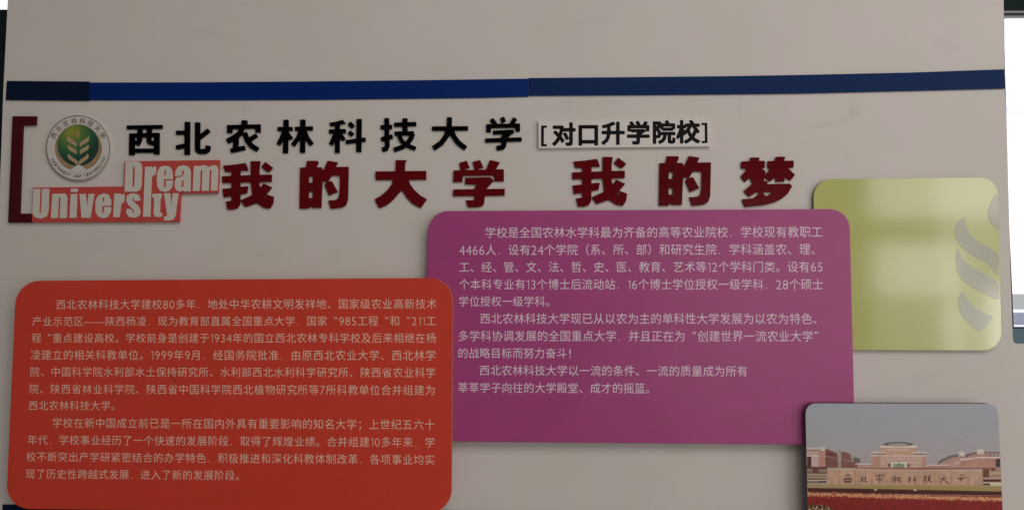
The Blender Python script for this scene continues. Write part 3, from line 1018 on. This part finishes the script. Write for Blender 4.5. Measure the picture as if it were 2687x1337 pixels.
ti = inset(SS)
T2 = ti + TT * (1 - 2 * ti)
UV = (fq[0] * ((1 - SS) * (1 - T2))[..., None] + fq[1] * (SS * (1 - T2))[..., None] + fq[2] * (SS * T2)[..., None] + fq[3] * ((1 - SS) * T2)[..., None])
X = (UV[..., 0] - 2087) * 3.803
Y = (UV[..., 1] - 1000) * 3.803
img = np.zeros(X.shape + (3,))


def hx(h):
    return np.array([int(h[i:i + 2], 16) / 255 for i in (0, 2, 4)])


def put(mask, col, a=1.0):
    m_ = np.clip(mask, 0, 1)[..., None] * a
    img[:] = img * (1 - m_) + (col if isinstance(col, np.ndarray) else hx(col)) * m_


def pg(pts, soft=3.0):
    return np.clip(0.5 - poly_sdf(X, Y, pts) / (2 * soft), 0, 1)


def bx(x0, y0, x1, y1, soft=3.0):
    return pg([(x0, y0), (x1, y0), (x1, y1), (x0, y1)], soft)


def vnoise(sc, seed, stretch=1.0):
    g = np.random.default_rng(seed).random((220, 320))
    x, y = X / sc / stretch, Y / sc
    x0, y0 = np.floor(x).astype(int), np.floor(y).astype(int)
    fx, fy = x - x0, y - y0
    fx, fy = fx * fx * (3 - 2 * fx), fy * fy * (3 - 2 * fy)
    G = lambda a, b_: g[b_ % 220, a % 320]
    return (G(x0, y0) * (1 - fx) + G(x0 + 1, y0) * fx) * (1 - fy) + (G(x0, y0 + 1) * (1 - fx) + G(x0 + 1, y0 + 1) * fx) * fy


g1 = np.clip((Y - 220) / 600, 0, 1)[..., None]
img[:] = hx('868a90') * (1 - g1) + hx('8f8886') * g1
img += (vnoise(90, 1)[..., None] - 0.5) * np.array([0.02, -0.005, 0.015]) + (vnoise(14, 2)[..., None] - .5) * 0.012
# left wing
put(pg([(90, 672), (250, 660), (300, 655), (300, 860), (90, 860)]), 'a08880')
put(bx(90, 660, 300, 672, 2), 'b0a49c'); put(bx(90, 682, 260, 690, 2), '5e5248'); put(bx(90, 736, 298, 746, 2), 'c0a8a0')
put(bx(160, 750, 232, 850), 'a58f88'); put(bx(232, 690, 296, 850), '9d7268'); put(bx(118, 748, 160, 862), '40201c')
put(bx(252, 648, 300, 690, 3), 'a8a098')
put(pg([(300, 665), (415, 712), (430, 730), (430, 860), (298, 860)]), '6c4640')
put(pg([(300, 690), (420, 722), (430, 760), (300, 735)]), '603430'); put(pg([(300, 740), (430, 760), (430, 768), (300, 748)], 2), '8c6c66')
put(pg([(412, 690), (440, 680), (460, 690), (456, 860), (430, 860)]), '8e7c72')
put(pg([(460, 700), (500, 700), (555, 730), (560, 790), (640, 830), (620, 860), (456, 860)]), '6e4842')
put(pg([(470, 770), (600, 800), (600, 808), (470, 780)], 2), '8a6c66')
put(pg([(570, 770), (600, 752), (645, 770), (652, 806), (600, 812)]), '5c5048')
# right wing
put(pg([(1405, 830), (1430, 795), (1500, 755), (1600, 735), (1640, 720), (1700, 735), (1820, 700), (1890, 700), (2040, 700), (2060, 860), (1400, 860)]), '95756a')
put(pg([(1410, 822), (1440, 785), (1540, 740), (1630, 722), (1640, 735), (1540, 765), (1440, 812)], 2), '565350')
put(pg([(1690, 728), (1810, 702), (1812, 716), (1700, 752)], 2), '5c4a46')
put(bx(1632, 700, 1690, 742, 4), 'b2aaa0'); put(bx(1815, 676, 1882, 722, 4), 'b0aa9e'); put(bx(1882, 700, 2040, 712, 2), '66545a')
put(bx(1930, 722, 2045, 748, 3), '6e625e')
for x in (1965, 2000, 2032):
    put(bx(x - 6, 722, x + 4, 748, 2), 'aaa09c')
put(pg([(1640, 775), (1830, 752), (2045, 752), (2045, 764), (1830, 764), (1645, 786)], 2), 'c2b0a8')
put(pg([(1660, 786), (1990, 766), (1990, 850), (1660, 850)]), '98705f')
put(pg([(1540, 790), (1640, 785), (1640, 850), (1540, 850)]), '9c7c72')
for y in (795, 818, 838):
    put(bx(1700, y, 1960, y + 6, 3), 'ab8a74', .7)
put(bx(2000, 768, 2045, 856), '3c2a28'); put(bx(1600, 800, 1640, 822), 'a8968c')
# central hall
put(bx(760, 735, 1308, 860), 'a5887a'); put(bx(852, 650, 1212, 740), 'a3826f')
put(bx(848, 640, 1214, 658, 2), 'bcb0a4'); put(bx(920, 672, 1150, 690, 3), 'aa9c8c', .8)
put(bx(752, 700, 905, 714, 2), 'b8a89e'); put(bx(758, 716, 900, 727, 2), '6e5c50'); put(bx(752, 730, 905, 742, 2), 'b09a8c')
put(bx(1172, 700, 1305, 714, 2), 'b8a89e'); put(bx(1180, 716, 1300, 727, 2), '6e5c50'); put(bx(900, 735, 1308, 746, 2), 'b8a494')
put(bx(764, 746, 852, 858), '9d7568'); put(bx(1262, 746, 1308, 858), 'a07668')
for x in range(860, 1262, 26):
    put(bx(x, 752, x + 8, 815, 3), 'a48a7a', .7)
put(bx(870, 770, 1250, 776, 3), 'b2a08e', .7); put(bx(870, 800, 1250, 806, 3), 'b2a08e', .7)
el = ((X - 1025) / 150) ** 2 + ((Y - 624) / 22) ** 2
put(np.clip((1.1 - el) * 4, 0, 1), '565046')
el2 = ((X - 1025) / 112) ** 2 + ((Y - 629) / 14) ** 2
put(np.clip((1 - el2) * 3, 0, 1), '8c8884')
put(bx(958, 806, 1110, 856, 3), 'b9b7a8'); put(bx(975, 818, 1092, 858, 3), '7c8070')
put(pg([(985, 856), (1035, 800), (1085, 856)], 4), '6a7460'); put(bx(922, 818, 954, 852), '6c4c42'); put(bx(1112, 822, 1150, 852), '7a5a52')
put(bx(596, 818, 765, 828, 2), 'b4a49a'); put(bx(620, 830, 765, 858), '967c74'); put(bx(1312, 828, 1530, 838, 2), 'b8a69c'); put(bx(1320, 840, 1540, 860), '907068')
bld = np.clip((Y - 690) / 20, 0, 1) * np.clip((865 - Y) / 6, 0, 1) * (1 - np.clip((np.abs(img[..., 0] - img[..., 2]) < 0.025) * 1.0, 0, 1))
img += bld[..., None] * ((vnoise(7, 31, 3.0) - .5) * 0.06)[..., None] + bld[..., None] * ((vnoise(12, 32) - .5) * 0.05)[..., None]
for yy in (762, 790, 818, 842):
    put(pg([(305, yy - 8), (430, yy), (430, yy + 5), (305, yy - 3)], 2), '54302c', .6)
    put(pg([(460, yy - 2), (600, yy + 8), (600, yy + 12), (460, yy + 3)], 2), '54302c', .5)
for xx in range(800, 1290, 34):
    put(bx(xx, 756, xx + 10, 764, 2), '7a5c50', .6)
    put(bx(xx, 782, xx + 10, 792, 2), '7a5c50', .6)
for xx in range(1680, 1980, 40):
    put(bx(xx, 800, xx + 24, 806, 2), '7c5446', .6)
    put(bx(xx + 8, 826, xx + 32, 832, 2), '7c5446', .6)
# trees and terraces at the sides
put(bx(90, 850, 330, 1010), '7a6656'); put(bx(110, 850, 320, 870), '4a2c26'); put(bx(170, 860, 230, 905, 6), '5a3430')
for y, c in ((905, '4a3426'), (920, 'a08c76'), (952, '98866c'), (965, '46301e'), (980, 'b0a090'), (997, '4c3822')):
    put(bx(115, y, 318, y + 10, 3), c, .9)
put(bx(225, 992, 318, 1006, 3), '3a2415')
put(bx(1865, 850, 2062, 1030), '8c6e5c'); put(bx(1870, 870, 1935, 960, 5), '60382a'); put(bx(1955, 860, 1990, 885, 5), '44221a'); put(bx(1935, 900, 2040, 925, 6), '988a74')
put(bx(1860, 958, 2062, 966, 2), 'b09a88'); put(bx(1872, 975, 2055, 998, 3), '42201a'); put(bx(1868, 1003, 2062, 1040, 3), 'aca48e'); put(bx(1872, 1015, 1942, 1034, 3), '40281c')
put(pg([(600, 858), (2000, 858), (2000, 868), (1180, 880), (600, 866)], 2), '7c4c40')
# stone name wall
put(pg([(318, 868), (1866, 886), (1868, 1045), (312, 1035)], 2.5), '987a66')
stone = pg([(318, 868), (1866, 886), (1868, 1045), (312, 1035)], 2.5)
put(stone, hx('a88c74'), 0.0)
put(stone, 'a3826e', .75)
n_st = (vnoise(40, 5) - .5)[..., None] * stone[..., None]
img += n_st * np.array([0.10, 0.07, 0.05])
put(pg([(318, 868), (1866, 886), (1866, 894), (318, 877)], 2), 'ac947e')
for x in (440, 597, 765, 905, 1060, 1225, 1395, 1555, 1725):
    put(bx(x - 3, 872, x + 3, 1040, 3), '7a5c4c', .55)
put(bx(760, 880, 905, 900, 8), 'ad8a78', .6)
put(pg([(120, 1020), (2060, 1040), (2062, 1092), (120, 1062)], 6), '8a7448', .85)
put(pg([(700, 1040), (2062, 1058), (2062, 1094), (700, 1070)], 8), '857238', .6)
put(pg([(120, 1060), (700, 1068), (2064, 1095), (2064, 1135), (700, 1118), (125, 1098)], 4), '3c120f')
# flowers
fl = pg([(90, 1098), (700, 1120), (1200, 1130), (2090, 1140), (2120, 1700), (90, 1700)], 3)
put(fl, '6e1613')
img += fl[..., None] * ((vnoise(26, 8) - .5)[..., None] * np.array([0.07, 0.02, 0.015]) + (vnoise(9, 9) - .5)[..., None] * np.array([0.05, 0.02, 0.01]))
edge = 1095 + (X - 130) * 0.026 + 18 * (vnoise(22, 11) - .5)
tuft = np.clip(1.5 - np.abs(Y - edge - 22 - 12 * vnoise(16, 21)) / 18, 0, 1) * np.clip(0.45 + vnoise(13, 12) * 1.0, 0, 1)
put(tuft, 'a8704c', .95)
put(np.clip(tuft * (vnoise(8, 13) - .4) * 3, 0, 1), 'b89a68', .8)
green_low = pg([(90, 1210), (300, 1235), (420, 1290), (500, 1700), (90, 1700)], 8)
put(green_low, '3c3018', .8)
put(green_low * np.clip((vnoise(12, 14) - .66) * 8, 0, 1), 'c2aa84', .9)
low = pg([(90, 1420), (2200, 1440), (2200, 1700), (90, 1700)], 20)
put(low, '3a4020', .8)
for x, y in ((800, 1080), (1195, 1083)):
    put(np.clip(1.4 - ((X - x) / 16) ** 2 - ((Y - y) / 8) ** 2, 0, 1), 'c4a8a0')


# carved characters of the stone wall, as strokes of the brush
def ink(cx, cy, strokes, sc=1.0, wd=11):
    for s in strokes:
        for i in range(len(s) - 1):
            a = (cx + s[i][0] * sc, cy + s[i][1] * sc)
            b_ = (cx + s[i + 1][0] * sc, cy + s[i + 1][1] * sc)
            put(np.clip(0.5 - seg_box(X, Y, a, b_, wd, wd * .45) / 5, 0, 1), '44241b', .95)


ink(523, 970, [[(-22, -32), (24, -38)], [(-38, -2), (-32, 34), (30, 32), (40, -6), (-36, -2)], [(-12, 0), (-16, 18)], [(10, 0), (12, 16)], [(-26, 28), (26, 26)]])
ink(686, 975, [[(-14, -26), (-14, 22)], [(-38, -4), (-16, -4)], [(-36, 22), (-14, 10)], [(12, -36), (10, 24), (38, 24)], [(12, -2), (26, -14)]], wd=9)
ink(842, 965, [[(-40, -14), (-38, -26), (38, -30), (34, -14)], [(0, -42), (-10, -6), (-40, 26)], [(-4, -4), (-4, 42), (8, 34)], [(-4, 0), (38, 34)], [(24, -6), (8, 10)]], wd=8)
ink(1000, 970, [[(-6, -44), (-6, 44)], [(-40, -10), (20, -16)], [(-8, -4), (-44, 30)], [(-2, 2), (14, 22)], [(30, -24), (28, 30)], [(14, -4), (58, -8)], [(28, 0), (60, 34)]], wd=8)
ink(1165, 975, [[(-20, -32), (-22, 30)], [(-38, -10), (-4, -16)], [(-22, -2), (-40, 22)], [(28, -40), (26, 40)], [(8, 10), (44, 4)], [(8, -20), (14, -14)]], wd=9)
ink(1318, 970, [[(-24, -38), (-24, 38), (-34, 30)], [(-42, -14), (-4, -20)], [(-42, 12), (-8, 2)], [(18, -36), (16, -8)], [(0, -20), (36, -24)], [(4, -2), (30, -6), (-6, 34)], [(8, 4), (48, 40)]], wd=9)
ink(1480, 970, [[(-30, 0), (36, -12)], [(4, -42), (0, 0), (-40, 42)], [(2, 2), (54, 54)]], wd=8)
ink(1655, 960, [[(-14, -28), (34, -32)], [(-46, 2), (44, -6)], [(-4, 2), (0, 36)], [(-24, 14), (24, 10)]], wd=8)
img += (rng.random(X.shape) - .5)[..., None] * 0.015
img = np.clip(img, 0.005, 1)
lin = np.where(img <= 0.04045, img / 12.92, ((img + 0.055) / 1.055) ** 2.4)
PHOTO_GAIN = 1.62
lin = np.clip(lin * PHOTO_GAIN, 0, 0.9)
pv = P(UV.reshape(-1, 2), 0.0475)
ii = np.arange(NX * NY).reshape(NY, NX)
q4 = np.stack([ii[:-1, :-1], ii[1:, :-1], ii[1:, 1:], ii[:-1, 1:]], -1).reshape(-1, 4)
me = bpy.data.meshes.new('picture_print')
og = np.array(ph.location)
me.vertices.add(len(pv))
me.vertices.foreach_set('co', (pv - og).ravel())
me.loops.add(len(q4) * 4)
me.loops.foreach_set('vertex_index', q4.ravel().astype(np.int32))
me.polygons.add(len(q4))
me.polygons.foreach_set('loop_start', np.arange(0, len(q4) * 4, 4, dtype=np.int32))
ca = me.color_attributes.new('print', 'FLOAT_COLOR', 'POINT')
ca.data.foreach_set('color', np.concatenate([lin.reshape(-1, 3), np.ones((len(pv), 1))], 1).ravel())
me.update(calc_edges=True)
me.validate()
mp_ = bpy.data.materials.new('photo_print')
mp_.use_nodes = True
nt = mp_.node_tree
at = nt.nodes.new('ShaderNodeVertexColor')
at.layer_name = 'print'
nt.links.new(at.outputs['Color'], nt.nodes['Principled BSDF'].inputs['Base Color'])
nt.nodes['Principled BSDF'].inputs['Roughness'].default_value = 0.45
nt.nodes['Principled BSDF'].inputs['Specular IOR Level'].default_value = 0.3
me.materials.append(mp_)
po = bpy.data.objects.new('picture_print', me)
C.objects.link(po)
po.parent = ph
print('done')
